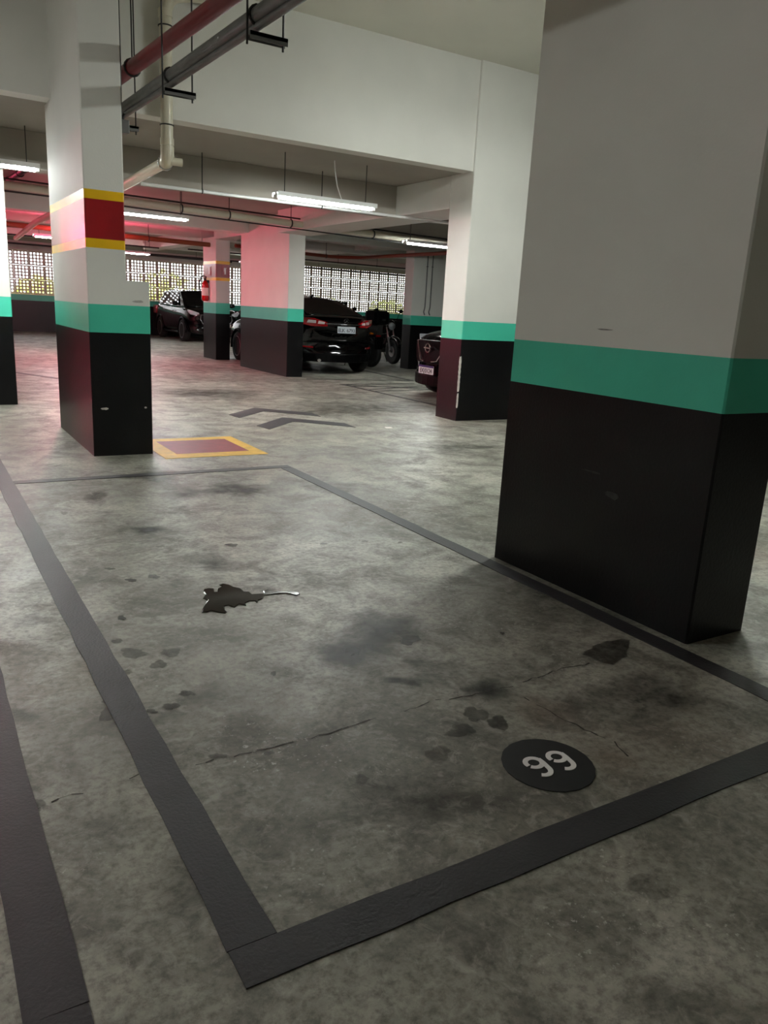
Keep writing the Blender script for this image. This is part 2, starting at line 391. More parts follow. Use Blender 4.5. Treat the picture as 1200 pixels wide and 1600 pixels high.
bl(bay, rough_rect(.452, .556, 1.235, 6.9, 'y', 1)); bl(bay, rough_rect(2.505, 2.600, 1.235, 5.66, 'y', 2))
bl(bay, rough_rect(.452, 4.2, 1.135, 1.235, 'x', 3)); bl(bay, rough_rect(.556, 2.600, 5.67, 5.755, 'x', 4))
nb = thing('parking_bay_outline', 'grey painted line of the neighbouring bay in the lower left corner', 'floor marking', (.1, 1.2, 0)); ox, oy = -.1, -1.2
bl(nb, rough_rect(.076, .187, 1.245, 6.9, 'y', 5)); bl(nb, rough_rect(-2.2, .187, 1.135, 1.245, 'x', 6))
# numbered disc
dk = thing('bay_number_disc', 'black round floor disc with white stencilled 99', 'floor marking', (1.512, 1.457, 0))
flat('disc', [(.136*math.cos(k*math.pi/24)*(1+.008*math.sin(k*3.1)), .136*math.sin(k*math.pi/24)*(1+.008*math.cos(k*2.3))) for k in range(48)], DISC, dk, .003)
def stroke(bm, pts, wd, z0=.003, z1=.0042):
    P = [Vector((p[0], p[1])) for p in pts]; l, r = [], []
    for i, p in enumerate(P):
        t = (P[min(i+1, len(P)-1)]-P[max(i-1, 0)]).normalized(); nrm = Vector((-t.y, t.x))
        l.append(p+nrm*wd/2); r.append(p-nrm*wd/2)
    # one quad prism for each step keeps the strip clean
    for i in range(len(P)-1): prism(bm, [r[i], r[i+1], l[i+1], l[i]], z0, z1)
def arc(cx, cy, rx, ry, a0, a1, n=10): return [(cx+rx*math.cos(math.radians(a0+(a1-a0)*k/n)), cy+ry*math.sin(math.radians(a0+(a1-a0)*k/n))) for k in range(n+1)]
def nine(cx, cy, rot, s):
    bm = bmesh.new()
    stroke(bm, arc(0, .020, .023, .0215, 22, 200, 14), .0140)
    stroke(bm, arc(0, .020, .023, .0215, 217, 342, 10), .0140)
    stroke(bm, [(.0225, .031), (.0245, .012), (.0235, -.010)]+arc(0, -.014, .0235, .026, 0, -128, 12), .0140, .003, .0047)
    M = Matrix.Translation((cx, cy, 0)) @ Matrix.Rotation(rot, 4, 'Z') @ Matrix.Diagonal((s, s, 1, 1))
    bmesh.ops.transform(bm, matrix=M, verts=bm.verts)
    return obj('digit', bm, WMARK, dk)
nine(-.038, .000, -.10, 1.10); nine(.046, -.006, -.10, 1.10)
# chevrons
def chevron(label, dx, dy):
    c = thing('direction_chevron', label, 'floor marking', (3.71+dx, 8.8+dy, 0), group='floor chevrons')
    flat('painted_chevron', [(0, .45), (.53, -.10), (.50, -.42), (-.01, .12), (-.51, -.38), (-.54, -.10)], LINE, c)
chevron('dark grey floor chevron, the farther of the two', 0, 0); chevron('dark grey floor chevron, the nearer of the two', 0, -.87)
# keep-clear square
kc = thing('keep_clear_square', 'red floor square with yellow border beside the banded pillar', 'floor marking', (2.2, 6.7, 0))
flat('red_field', rect(-.31, .34, -.26, .38), FRED, kc, .003)
for q in (rect(-.45, .45, .38, .52), rect(-.45, .45, -.43, -.26), rect(.34, .45, -.26, .38), rect(-.45, -.31, -.26, .38)): flat('yellow_border', q, FYEL, kc, .003)
# far bay lines
fb = thing('bay_hatching', 'thin dark floor lines and hatching between sedan and right-hand car', 'floor marking', (7, 11, 0)); ox, oy = -7, -11
def seg2(a, b, wd=.05):
    a, b = Vector(a), Vector(b); t = (b-a).normalized(); n = Vector((-t.y, t.x))*wd/2
    bl(fb, [tuple(a+n), tuple(a-n), tuple(b-n), tuple(b+n)], LINEF)
seg2((6.46, 8.7), (6.46, 12.1), .07); seg2((6.2, 12.95), (8.35, 12.72), .07); seg2((8.33, 12.72), (8.52, 15.2), .07)
seg2((6.46, 12.05), (8.0, 12.15)); seg2((6.49, 11.75), (7.95, 11.45)); seg2((6.49, 11.2), (7.9, 11.75)); seg2((6.49, 11.0), (7.7, 11.15)); seg2((6.49, 12.0), (7.9, 11.1))
lm = thing('bay_line', 'short dark floor line between the two left pillars', 'floor marking', (1.6, 13.5, 0))
flat('painted_line', [(-.25, .6), (-.15, .6), (.45, -.6), (.35, -.6)], LINEF, lm)

# stains, puddle, cracks
def decal(name, cx, cy, ux, uy, vx, vy, a, m, z, soft, seed):
    r_ = random.Random(seed); bm = bmesh.new(); lay = bm.verts.layers.float.new('fade'); n = 22
    ph = [r_.uniform(0, 6.3) for _ in range(4)]
    def rad(t): return 1+.16*math.sin(2*t+ph[0])+.13*math.sin(3*t+ph[1])+.10*math.sin(5*t+ph[2])+.07*math.sin(8*t+ph[3])
    prof = ((0, 1), (.35, .9), (.65, .55), (.85, .25), (1.05, 0)) if soft else ((0, 1), (.8, 1), (.95, .9), (1.03, 0))
    c = bm.verts.new((cx, cy, z)); c[lay] = a; prev = None
    for s, f in prof[1:]:
        ring = []
        for k in range(n):
            t = 2*math.pi*k/n; q = s*rad(t)
            v = bm.verts.new((cx+q*(ux*math.cos(t)+vx*math.sin(t)), cy+q*(uy*math.cos(t)+vy*math.sin(t)), z)); v[lay] = a*f; ring.append(v)
        for k in range(n):
            if prev is None: bm.faces.new((c, ring[k], ring[(k+1) % n]))
            else: bm.faces.new((prev[k], ring[k], ring[(k+1) % n], prev[(k+1) % n]))
        prev = ring
    return obj(name, bm, m, floor)
HARD = [(1.623, 2.38, 0.04, -0.018, -0.024, -0.037, 0.9), (0.593, 2.829, 0.017, -0.008, -0.005, -0.023, 0.6), (0.802, 3.479, 0.024, -0.01, -0.005, -0.021, 0.7), (0.908, 3.493, 0.024, -0.01, -0.007, -0.026, 0.7), (0.75, 3.677, 0.022, -0.009, -0.004, -0.017, 0.6), (1.416, 3.832, 0.028, -0.011, -0.011, -0.031, 0.7), (1.062, 3.944, 0.021, -0.008, -0.005, -0.017, 0.4), (1.888, 3.675, 0.023, -0.009, -0.009, -0.017, 0.6), (2.129, 3.635, 0.017, -0.007, -0.009, -0.016, 0.5), (0.66, 3.047, 0.014, -0.006, -0.006, -0.027, 0.7), (2.305, 3.541, 0.014, -0.005, -0.01, -0.016, 0.5), (0.621, 2.698, 0.046, -0.021, -0.009, -0.038, 0.5), (0.745, 2.648, 0.036, -0.016, -0.009, -0.032, 0.45), (0.678, 2.567, 0.028, -0.013, -0.008, -0.03, 0.5), (0.703, 2.318, 0.021, -0.01, -0.007, -0.021, 0.6), (0.632, 2.256, 0.024, -0.011, -0.006, -0.02, 0.5), (0.569, 2.25, 0.016, -0.008, -0.004, -0.014, 0.6), (0.564, 2.553, 0.016, -0.007, -0.005, -0.02, 0.4), (0.44, 2.285, 0.023, -0.011, -0.008, -0.036, 0.5), (0.457, 2.372, 0.011, -0.005, -0.004, -0.017, 0.6), (0.183, 1.902, 0.022, -0.011, -0.004, -0.028, 0.5), (0.669, 1.917, 0.023, -0.011, -0.004, -0.013, 0.5), (0.624, 1.943, 0.016, -0.008, -0.003, -0.01, 0.3), (1.018, 2.332, 0.01, -0.005, -0.006, -0.014, 0.6), (2.296, 1.957, 0.087, -0.04, -0.08, -0.075, 0.7), (1.392, 1.724, 0.04, -0.02, -0.023, -0.031, 0.6), (1.497, 1.785, 0.035, -0.017, -0.031, -0.04, 0.5), (1.53, 1.71, 0.034, -0.016, -0.026, -0.032, 0.55), (1.251, 1.647, 0.038, -0.019, -0.02, -0.029, 0.4), (0.984, 1.635, 0.019, -0.009, -0.01, -0.019, 0.35), (1.729, 3.217, 0.018, -0.007, -0.009, -0.017, 0.5), (0.726, 4.79, 0.02, -0.007, -0.005, -0.03, 0.4), (0.489, 3.983, 0.014, -0.005, -0.003, -0.021, 0.4), (0.805, 1.866, 0.015, -0.007, -0.004, -0.009, 0.4), (2.012, 2.276, 0.01, -0.004, -0.009, -0.011, 0.6), (1.371, 1.186, 0.045, -0.023, -0.022, -0.023, 0.35), (1.384, 0.961, 0.054, -0.028, -0.034, -0.029, 0.3)]
SOFT = [(1.609, 2.55, 0.16, -0.07, -0.106, -0.176, 0.5), (1.392, 2.386, 0.157, -0.071, -0.097, -0.174, 0.45), (1.43, 2.081, 0.087, -0.041, -0.024, -0.037, 0.6), (1.295, 2.411, 0.111, -0.05, -0.058, -0.112, 0.3), (1.651, 1.903, 0.099, -0.047, -0.055, -0.069, 0.4), (1.553, 2.183, 0.088, -0.04, -0.027, -0.041, 0.4), (2.141, 1.636, 0.278, -0.131, -0.165, -0.143, 0.35), (1.948, 5.047, 0.211, -0.068, -0.092, -0.241, 0.55), (1.48, 5.632, 0.181, -0.055, -0.057, -0.214, 0.5), (1.085, 4.288, 0.098, -0.036, -0.03, -0.115, 0.5), (1.587, 5.063, 0.201, -0.066, -0.057, -0.18, 0.35), (1.244, 3.519, 0.129, -0.052, -0.03, -0.084, 0.35), (0.972, 5.114, 0.074, -0.025, -0.048, -0.241, 0.35), (1.389, 3.256, 0.097, -0.04, -0.032, -0.075, 0.3), (0.361, 3.149, 0.111, -0.049, -0.011, -0.081, 0.25), (0.212, 2.389, 0.051, -0.024, -0.007, -0.057, 0.4), (2.602, 4.944, 0.272, -0.087, -0.078, -0.152, 0.2), (1.069, 1.488, 0.185, -0.093, -0.07, -0.107, 0.25), (0.449, 1.457, 0.088, -0.045, -0.031, -0.098, 0.2), (2.518, 2.368, 0.309, -0.133, -0.177, -0.181, 0.25), (5.023, 8.907, 0.986, -0.131, -0.399, -0.717, 0.3), (3.683, 10.82, 0.831, -0.051, -0.267, -0.784, 0.3), (4.476, 6.117, 0.524, -0.13, -0.221, -0.31, 0.25), (1.814, 9.333, 0.411, -0.055, -0.131, -0.655, 0.25)]
WARM = [(1.725, 1.708, 0.109, -0.052, -0.075, -0.083, 0.5), (1.705, 1.379, 0.071, -0.035, -0.053, -0.05, 0.4), (0.471, 2.601, 0.117, -0.054, -0.03, -0.149, 0.3)]
PUDDLE = [(0.969, 2.977), (0.986, 3.015), (1.012, 3.057), (1.035, 3.096), (1.024, 3.128), (1.049, 3.168), (1.051, 3.203), (1.068, 3.24), (1.091, 3.241), (1.109, 3.228), (1.096, 3.184), (1.109, 3.179), (1.127, 3.223), (1.152, 3.243), (1.145, 3.265), (1.169, 3.275), (1.191, 3.25), (1.199, 3.216), (1.222, 3.183), (1.22, 3.139), (1.241, 3.127), (1.241, 3.094), (1.267, 3.09), (1.295, 3.081), (1.3, 3.113), (1.328, 3.124), (1.342, 3.095), (1.374, 3.072), (1.402, 3.063), (1.443, 3.038), (1.438, 3.01), (1.414, 2.998), (1.394, 3.033), (1.379, 3.048), (1.33, 3.055), (1.299, 3.054), (1.286, 3.061), (1.26, 3.021), (1.235, 3.01), (1.22, 2.985), (1.22, 3.01), (1.199, 3.019), (1.173, 3.002), (1.165, 2.971), (1.157, 2.988), (1.143, 3.001), (1.113, 2.973), (1.104, 2.988), (1.097, 3.007), (1.078, 3.002), (1.068, 2.966), (1.068, 2.94), (1.054, 2.927), (1.03, 2.95), (1.01, 2.976), (0.989, 2.968)]
CRACKS = [[(0.599, 1.905), (0.682, 1.9), (0.835, 1.889), (0.982, 1.889), (1.088, 1.901), (1.241, 1.902), (1.43, 1.921), (1.588, 1.896), (1.741, 1.892), (1.875, 1.907), (2.012, 1.919), (2.167, 1.907)], [(1.726, 1.806), (1.739, 1.632), (1.788, 1.457), (1.749, 1.32)], [(0.099, 1.859), (0.19, 1.892), (0.271, 1.918), (0.361, 1.889), (0.473, 1.932)]]
for i, s in enumerate(SOFT): decal('grime_patch', *s[:6], s[6]*1.35, ST_SOFT, .0006+i*.00003, True, 100+i)
for i, s in enumerate(WARM): decal('dust_patch', *s, ST_WARM, .0005-i*.00003, True, 200+i)
for i, s in enumerate(HARD): decal('oil_spot', *s, ST_DARK, .0014+i*.00002, False, 300+i)
pud = thing('water_puddle', 'small dark wet puddle with ragged edge on the bay floor', 'puddle', (1.2, 3.1, 0))
bm = bmesh.new()
def puddle(bm, pts):
    n = len(pts); c = Vector((sum(p[0] for p in pts)/n, sum(p[1] for p in pts)/n))
    area = sum(pts[i][0]*pts[(i+1) % n][1]-pts[(i+1) % n][0]*pts[i][1] for i in range(n))
    sg = 1 if area > 0 else -1; inn = []
    for i in range(n):
        a, b = Vector(pts[i-1]), Vector(pts[(i+1) % n]); t = (b-a).normalized(); inn.append(Vector(pts[i])+Vector((-t.y, t.x))*sg*.005)
    o_ = [bm.verts.new((p[0], p[1], .0016)) for p in pts]; m_ = [bm.verts.new((p.x, p.y, .0042)) for p in inn]
    for i in range(n): bm.faces.new((o_[i], o_[(i+1) % n], m_[(i+1) % n], m_[i]))
    f = bm.faces.new(m_); bmesh.ops.triangulate(bm, faces=[f])
puddle(bm, [(x-1.2, y-3.1) for x, y in PUDDLE]); obj('water_surface', bm, WATER, pud)
def crack(pts, wd, seed):
    r_ = random.Random(seed); bm = bmesh.new(); P = [Vector(p) for p in pts]; fine = []
    for a, b in zip(P, P[1:]):
        k = max(2, int((b-a).length/.025))
        for i in range(k): fine.append(a.lerp(b, i/k)+Vector((r_.uniform(-.005, .005), r_.uniform(-.006, .006))))
    for i in range(len(fine)-1):
        if r_.random() < .22: continue
        a, b = fine[i], fine[i+1]; t = (b-a).normalized(); n = Vector((-t.y, t.x)); w0, w1 = wd*r_.uniform(.2, 1), wd*r_.uniform(.2, 1)
        bm.faces.new([bm.verts.new((q.x, q.y, .0011)) for q in (a+n*w0, a-n*w0, b-n*w1, b+n*w1)])
    obj('crack', bm, CRACKM, floor)
for i, c in enumerate(CRACKS): crack(c, .0035, 50+i)
# paper scrap far on the floor
sc = thing('litter_scrap', 'tiny white scrap lying on the far floor before the chipped pillar', 'litter', (4.55, 7.4, 0))
obj('scrap', prism(bmesh.new(), [(-.03, -.03), (.05, -.045), (.065, .02), (.0, .05)], .0, .006), SIGNW, sc)
# ================================================================== LAMPS
def lamp(label, x0, y, z, ztop, tm, length=1.24, rz=0.0):
    t = thing('tube_lamp', label, 'lamp', (x0+length/2, y, z), rz, group='hanging tube lamps'); h = length/2
    bm = bmesh.new(); B(bm, -h, h, -.085, .085, .028, .036)
    for s in (-1, 1): B(bm, -h, h, s*.085-.004, s*.085+.004, -.010, .036)
    obj('reflector', bm, LAMPW, t); box('ballast_channel', -h+.01, h-.01, -.022, .022, -.004, .028, LAMPW, t)
    for s in (-1, 1): tube('tube', [(-h+.04, s*.032, -.018), (h-.04, s*.032, -.018)], .014, tm, t, 10)
    for s in (-1, 1): box('lamp_holder', s*(h-.02)-.018, s*(h-.02)+.018, -.05, .05, -.036, .012, LAMPW, t, bevel=.004)
    for s in (-.82, .82):
        tube('suspension_wire', [(s*h, 0, .036), (s*h, 0, ztop-z)], .005, DARKM, t, 6)
    return t
L1 = lamp('lit tube lamp hanging before the step, left of the chipped pillar', 3.58, 8.40, 2.425, ZLOW, TUBEM)
tube('supply_cord', [(.20, 0, .036), (.14, .01, .18), (.11, .02, .34), (.10, .02, ZLOW-2.425)], .006, LAMPW, L1, 6)
lamp('lit tube lamp by the left edge, left of the banded pillar', 0.08, 9.18, 2.485, ZLOW, TUBEM)
lamp('lit tube lamp just right of the red band, above the far aisle', 2.50, 12.0, 2.43, ZLOW, TUBEM)
lamp('lit tube lamp partly hidden by the chipped pillar', 7.44, 11.85, 2.43, ZLOW, TUBEM)
lamp('small far lit tube lamp right of the banded pillar, above the block wall', 4.62, 22.2, 2.43, ZLOW, TUBEM)
lamp('small far lit tube lamp between the two left pillars', 2.52, 18.75, 2.43, ZLOW, TUBEM)
lamp('small lit tube lamp peeping out behind the pink-lit pillar', 8.5, 22.4, 2.43, ZLOW, TUBEM)
lamp('added unseen tube lamp behind the far pillar, brightening the back wall', 15.2, 23.0, 2.43, ZLOW, TUBEM)  # unseen lamp added to brighten the back wall on the right
lamp('assumed hall tube lamp above the near pillar, out of the picture', 4.6, 4.2, 3.50, ZHIGH, TUBEH)  # unseen lamp, assumed from the light on the step face
lamp('assumed hall tube lamp on the left of the high hall, out of the picture', -3.2, 4.2, 3.50, ZHIGH, TUBEL)  # unseen lamp, assumed for the light on the near pillar's left face
def assumed_red_lamp(label, x, y, h):
    rl = thing('assumed_red_tube_lamp', label, 'lamp', (x, y, 2.40), group='assumed red tube lamps')
    box('batten', -h, h, -.02, .02, .02, .05, LAMPW, rl, .004); tube('tube', [(-h+.04, 0, -.018), (h-.04, 0, -.018)], .016, TUBER, rl, 10)
    for s in (-1, 1):
        box('lamp_holder', s*(h-.02)-.018, s*(h-.02)+.018, -.025, .025, -.04, .02, LAMPW, rl, .004); tube('suspension_wire', [(s*h*.8, 0, .05), (s*h*.8, 0, ZLOW-2.40)], .005, DARKM, rl, 6)
assumed_red_lamp('assumed long red tube lamp left of the cut-off pillar, out of the picture', -1.6, 17.0, .62)  # unseen source assumed for the red cast
assumed_red_lamp('assumed unseen short red tube lamp added behind the banded pillar', 3.25, 16.9, .30)  # second unseen red source, added to redden the far pillars

# ================================================================== PIPES
def pipe(name, label, cat, pts, r, m, rods=(), ztop=ZLOW, clamp=None, n=14, rodr=.006, rodm=None):
    o = Vector(pts[0]); t = thing(name, label, cat, o)
    tube('pipe_run', [Vector(p)-o for p in pts], r, m, t, n)
    for q in rods:
        q = Vector(q)-o; top = ztop-o.z
        tube('hanger_rod', [(q.x, q.y, q.z+r), (q.x, q.y, top)], rodr, rodm or DARKM, t, 6)
        tube('hanger_ring', [(q.x, q.y+.002*0, q.z)+Vector((0, 0, 0)) if False else Vector((q.x, q.y, q.z))+v for v in clamp], r*.16+.003, rodm or DARKM, t, 6) if clamp else None
    return t
def ringx(r): return [Vector((0, (r+.004)*math.cos(a), (r+.004)*math.sin(a))) for a in [2*math.pi*k/14 for k in range(15)]]
def ringy(r): return [Vector(((r+.004)*math.cos(a), 0, (r+.004)*math.sin(a))) for a in [2*math.pi*k/14 for k in range(15)]]
def lerp_y(a, b, y): a, b = Vector(a), Vector(b); return a.lerp(b, (y-a.y)/(b.y-a.y))
def lerp_x(a, b, x): a, b = Vector(a), Vector(b); return a.lerp(b, (x-a.x)/(b.x-a.x))
ra, rb = (1.925, 3.0, 3.02), (1.68, YSTEP, 3.02)
pipe('sprinkler_pipe', 'red pipe slanting across the upper left beside the pillar top', 'pipe', [ra, rb], .055, REDPIPE, [lerp_y(ra, rb, 6.93), lerp_y(ra, rb, 4.2)], ZHIGH, ringy(.055))
ga, gb = (1.825, 2.6, 2.77), (1.70, 7.72, 2.77)
gp = pipe('conduit_pipe', 'grey steel conduit running below the red pipe', 'pipe', [ga, gb], .043, GREYM)
g0 = Vector(ga)
tube('conduit_run', [Vector((.0, 0, -.055)), Vector(gb)-g0+Vector((.0, 0, -.055))], .022, GREYM, gp, 10)
for yy in (4.45, 5.95, 7.4):
    q = lerp_y(ga, gb, yy)-g0
    bm = bmesh.new(); B(bm, q.x-.05, q.x+.17, -.022+q.y, .022+q.y, q.z-.105, q.z-.085); B(bm, q.x-.05, q.x+.17, q.y-.022, q.y-.018, q.z-.125, q.z-.085); B(bm, q.x-.05, q.x+.17, q.y+.018, q.y+.022, q.z-.125, q.z-.085)
    br = obj('bracket', bm, GREYM, gp)
    for dx in (-.02, .13): tube('threaded_rod', [(q.x+dx+(-.04 if dx < 0 else .02), q.y, q.z-.15), (q.x+dx+(-.04 if dx < 0 else .02), q.y, ZHIGH-.004-g0.z)], .006, DARKM, br, 6)
    tube('pipe_clip', [Vector((q.x, q.y, q.z))+v for v in ringy(.045)], .008, DARKM, gp, 6)
pipe('cable_tray_pipe', 'dark hung conduit under the red-lit ceiling left of the banded pillar', 'pipe', [(1.62, 9.72, 2.815), (1.42, 15.3, 2.815)], .042, DARKM, [(1.6, 10.4, 2.815), (1.57, 11.3, 2.815), (1.53, 12.3, 2.815), (1.49, 13.3, 2.815)], ZLOW, ringy(.042))
# thin drop cables beside pillar A
for i, dx in enumerate((.008, .035)):
    c = thing('drop_cable', ('thin dark cable hugging the edge of the banded pillar', 'thin dark cable a finger off the edge of the banded pillar')[i], 'cable', (1.55+dx, 6.75, 2.6))
    tube('cable', [(0, 0, .0), (.004, .0, .5), (0, 0, ZHIGH-2.6)], .007, DARKM, c, 6)
jb = thing('junction_box', 'small grey junction box below the conduit beside the pillar', 'box', (1.66, 7.05, 2.6)); box('case', -.05, .05, -.04, .04, -.05, .05, GREYM, jb, bevel=.006)
tube('cable', [(0, 0, .05), (.02, .0, .10)], .012, DARKM, jb, 6)
# cream drain: down the step face, elbow, back under the slab
dp = thing('drain_pipe', 'cream drain pipe dropping down the step and turning back under the slab', 'pipe', (2.20, 7.66, 2.49))
tube('riser', bend([(.0, 0, .10), (0, 0, 1.22), (.05, .0, 1.34), (.25, 0, 1.40), (.6, 0, 1.42)], .1), .055, PVC, dp, 16)
tube('elbow', bend([(0, 0, .12), (0, 0, -.0), (0, .14, -.005)], .09, 6), .062, PVC, dp, 16)
tube('branch', bend([(0, .10, -.003), (.02, 2.2, -.045), (-.05, 4.4, -.06), (-.12, 5.4, -.06), (-.12, 7.5, -.07), (.08, 12.0, -.1)], .5), .050, PVC, dp, 16)
for zz in (.16, .62, 1.20): tube('collar', [(0, 0, zz-.03), (0, 0, zz+.03)], .062, PVC, dp, 16)
for zz in (.30, 1.10):
    tube('wall_clip', [Vector((0, 0, zz))+Vector((.06*math.cos(a), .06*math.sin(a), 0)) for a in [k*math.pi/6 for k in range(13)]], .006, DARKM, dp, 6)
tube('union_ring', [Vector((0, .07, -.002))+v for v in ringy(.062)], .009, CHROME, dp, 8); tube('clean_out', [(.03, -.01, .0), (.13, -.02, .0)], .035, PVC, dp, 12)
tube('hose_clamp', [Vector((.05, .03, .03))+Vector((.06*math.cos(a), .02*math.sin(a), .03*math.sin(a))) for a in [k*math.pi/6 for k in range(13)]], .008, CHROME, dp, 6)
# white conduit along the crosswise beam
wa, wb_ = (2.34, 9.16, 2.465), (14.0, 9.16, 2.465)
wc = pipe('white_conduit', 'thin white conduit running along the first crosswise beam', 'pipe', [wa, wb_], .018, LAMPW, [(3.02, 9.16, 2.465), (4.52, 9.16, 2.465), (6.62, 9.16, 2.465)], ZLOW, ringx(.018))
# cream suspended pipe
ca, cb = (-2, 12.35, 2.708), (14, 12.35, 2.42)
pipe('suspended_drain', 'long cream pipe hung on wires across the aisle', 'pipe', [ca, cb], .055, PVC, [lerp_x(ca, cb, q) for q in (2.85, 3.75, 4.5, 5.55, 7.1)], ZLOW, ringx(.055))
pipe('gas_pipe', 'thin dark pipe running just above the long cream pipe', 'pipe', [(-2, 12.43, 2.80), (14, 12.43, 2.52)], .012, DARKM)
pipe('gas_pipe', 'thin dark pipe running just below the long cream pipe', 'pipe', [(-2, 12.27, 2.625), (14, 12.27, 2.335)], .010, DARKM)
# far pipes
pipe('brown_pipe', 'brown pipe below the red-lit ceiling right of the banded pillar', 'pipe', [(0, 17.3, 2.52), (5.95, 17.55, 2.485)], .05, BROWNP, [(4.6, 17.5, 2.49)], ZLOW, ringx(.05))
pipe('thin_pipe', 'thin dark pipe above the far lamp and block wall', 'pipe', [(0, 21.8, 2.61), (6.0, 21.8, 2.58)], .018, DARKM, [(4.9, 21.8, 2.59), (5.75, 21.8, 2.585)], ZLOW, ringx(.018))
pipe('thin_pipe', 'lower thin dark pipe along the wall above the crossover', 'pipe', [(0, 25.8, 2.62), (9.5, 25.8, 2.58)], .025, DARKM, [(6.6, 25.8, 2.6), (8.3, 25.8, 2.59)], ZLOW, ringx(.025))
pipe('rust_pipe', 'rust-red pipe with a bend above the black sedan', 'pipe', bend([(6.45, 17.3, 2.50), (9.2, 17.95, 2.50), (9.7, 17.4, 2.50), (9.7, 15.98, 2.5), (9.7, 12.6, 2.49)], .2), .04, ORANGEP, [(8.0, 17.67, 2.5), (9.0, 17.9, 2.5)], ZLOW, ringx(.04))
pipe('thin_pipe', 'thin far pipe across the bright block wall beside the far pillar', 'pipe', [(6.5, 20.9, 2.56), (19, 20.9, 2.56)], .018, DARKM, [(10.9, 20.9, 2.56), (12.2, 20.9, 2.56)], ZLOW, ringx(.018))
pipe('thin_pipe', 'thin far pipe along the top of the bright block wall', 'pipe', [(6.5, 26.6, 2.66), (20, 26.6, 2.66)], .022, DARKM, [(13.1, 26.6, 2.66), (14.6, 26.6, 2.66), (16, 26.6, 2.66)], ZLOW, ringx(.022))
# conduits on pillar F
for i, xx in enumerate((10.31, 10.45)):
    c = thing('wall_conduit', ('left of two thin conduits on the far pillar', 'right of two thin conduits on the far pillar')[i], 'pipe', (xx, 15.385, 1.3))
    tube('conduit_run', bend([(0, 0, 1.25), (0, 0, .1), (-.03, -.0, .0), (-.03, -.05, -.06)], .05), .014, GREYM, c, 8)
    tube('clip', [Vector((0, 0, 1.0))+v*1 for v in [Vector((.02*math.cos(a), .02*math.sin(a)*.9, 0)) for a in [k*math.pi/5 for k in range(11)]]], .006, DARKM, c, 6)

# ================================================================== FIRE EXTINGUISHER on pillar D
ex = thing('fire_extinguisher', 'red fire extinguisher hung on the narrow far pillar', 'extinguisher', (5.94, 17.84, 1.28))
obj('cylinder', lathe(bmesh.new(), [(.06, 0), (.078, .02), (.08, .04), (.08, .34), (.07, .39), (.04, .43), (.026, .45)], 20), EXTR, ex, smooth=True)
obj('label_wrap', lathe(bmesh.new(), [(.0808, .12), (.0814, .121), (.0814, .29), (.0808, .291)], 20), LABELW, ex, smooth=True)
obj('valve', lathe(bmesh.new(), [(.024, .45), (.03, .455), (.03, .49), (.018, .50)], 12), DARKM, ex)
box('lever', -.012, .012, -.02, .12, .50, .512, PLASTIC, ex); box('lever', -.012, .012, -.02, .10, .47, .48, PLASTIC, ex)
tube('hose', bend([(0, -.02, .48), (-.02, -.14, .53), (-.05, .05, .56), (-.09, .14, .42), (-.085, .10, .18)], .06), .013, PLASTIC, ex, 8)
box('wall_bracket', .02, .085, -.03, .03, .40, .46, DARKM, ex)
sg1 = thing('extinguisher_sign', 'small sign with white bar on the red band of the far pillar front', 'sign', (6.24, 17.376, 1.945)); box('plate', -.075, .075, -.006, 0, -.1, .1, REDP, sg1)
bm = bmesh.new(); B(bm, -.018, .018, -.009, -.006, -.07, .05); B(bm, -.03, .03, -.009, -.006, .055, .068); B(bm, -.03, -.02, -.009, -.006, -.01, .055); obj('pictogram', bm, SIGNW, sg1)
sg2 = thing('extinguisher_sign', 'small sign above the fire extinguisher on the far pillar side', 'sign', (6.026, 17.8, 1.945)); box('plate', -.006, 0, -.09, .09, -.1, .1, REDP, sg2)
bm = bmesh.new(); B(bm, -.009, -.006, -.022, .022, -.07, .05); B(bm, -.009, -.006, -.035, .035, .055, .068); obj('pictogram', bm, SIGNW, sg2)
# ================================================================== CARS  (local: +x forward, +y left, z up)
def body_mesh(st):
    bm = bmesh.new(); rows = []
    for (x, wd, zb, zt, cr) in st:
        hgt = zt-zb
        half = [(0, zb), (wd*.80, zb), (wd*.965, zb+.05), (wd, zb+.32*hgt), (wd*.995, zb+.62*hgt), (wd*.955, zt-.07), (wd*.86, zt-.005), (wd*.45, zt+cr*.7), (0, zt+cr)]
        pts = [(-y, z) for y, z in half[::-1]][:-1]+half[:1] if False else None
        left = half[1:-1]
        ring = [(0, half[0][1])]+left+[(0, half[-1][1])]+[(-y, z) for y, z in left[::-1]]
        rows.append([bm.verts.new((x, y, z)) for y, z in ring])
    n = len(rows[0])
    for a, b in zip(rows, rows[1:]):
        for k in range(n): bm.faces.new((a[k], a[(k+1) % n], b[(k+1) % n], b[k]))
    bm.faces.new(rows[0]); bm.faces.new(rows[-1][::-1])
    return bm
def panel(name, cor, u0, u1, v0, v1, off, m, parent, th=.012, nu=1):
    """slab lying on the quad cor = (bl, br, tr, tl)"""
    bl_, br, tr, tl = [Vector(c) for c in cor]
    f = lambda u, v: (bl_*(1-u)+br*u)*(1-v)+(tl*(1-u)+tr*u)*v
    nrm = (br-bl_).cross(tl-bl_).normalized(); bm = bmesh.new()
    lo = [f(u, v)+nrm*(off-th) for u, v in ((u0, v0), (u1, v0), (u1, v1), (u0, v1))]; hi = [p+nrm*th for p in lo]
    a = [bm.verts.new(p) for p in lo]; b = [bm.verts.new(p) for p in hi]
    bm.faces.new(a[::-1]); bm.faces.new(b)
    for i in range(4): bm.faces.new((a[i], a[(i+1) % 4], b[(i+1) % 4], b[i]))
    return obj(name, bm, m, parent, bevel=.005)
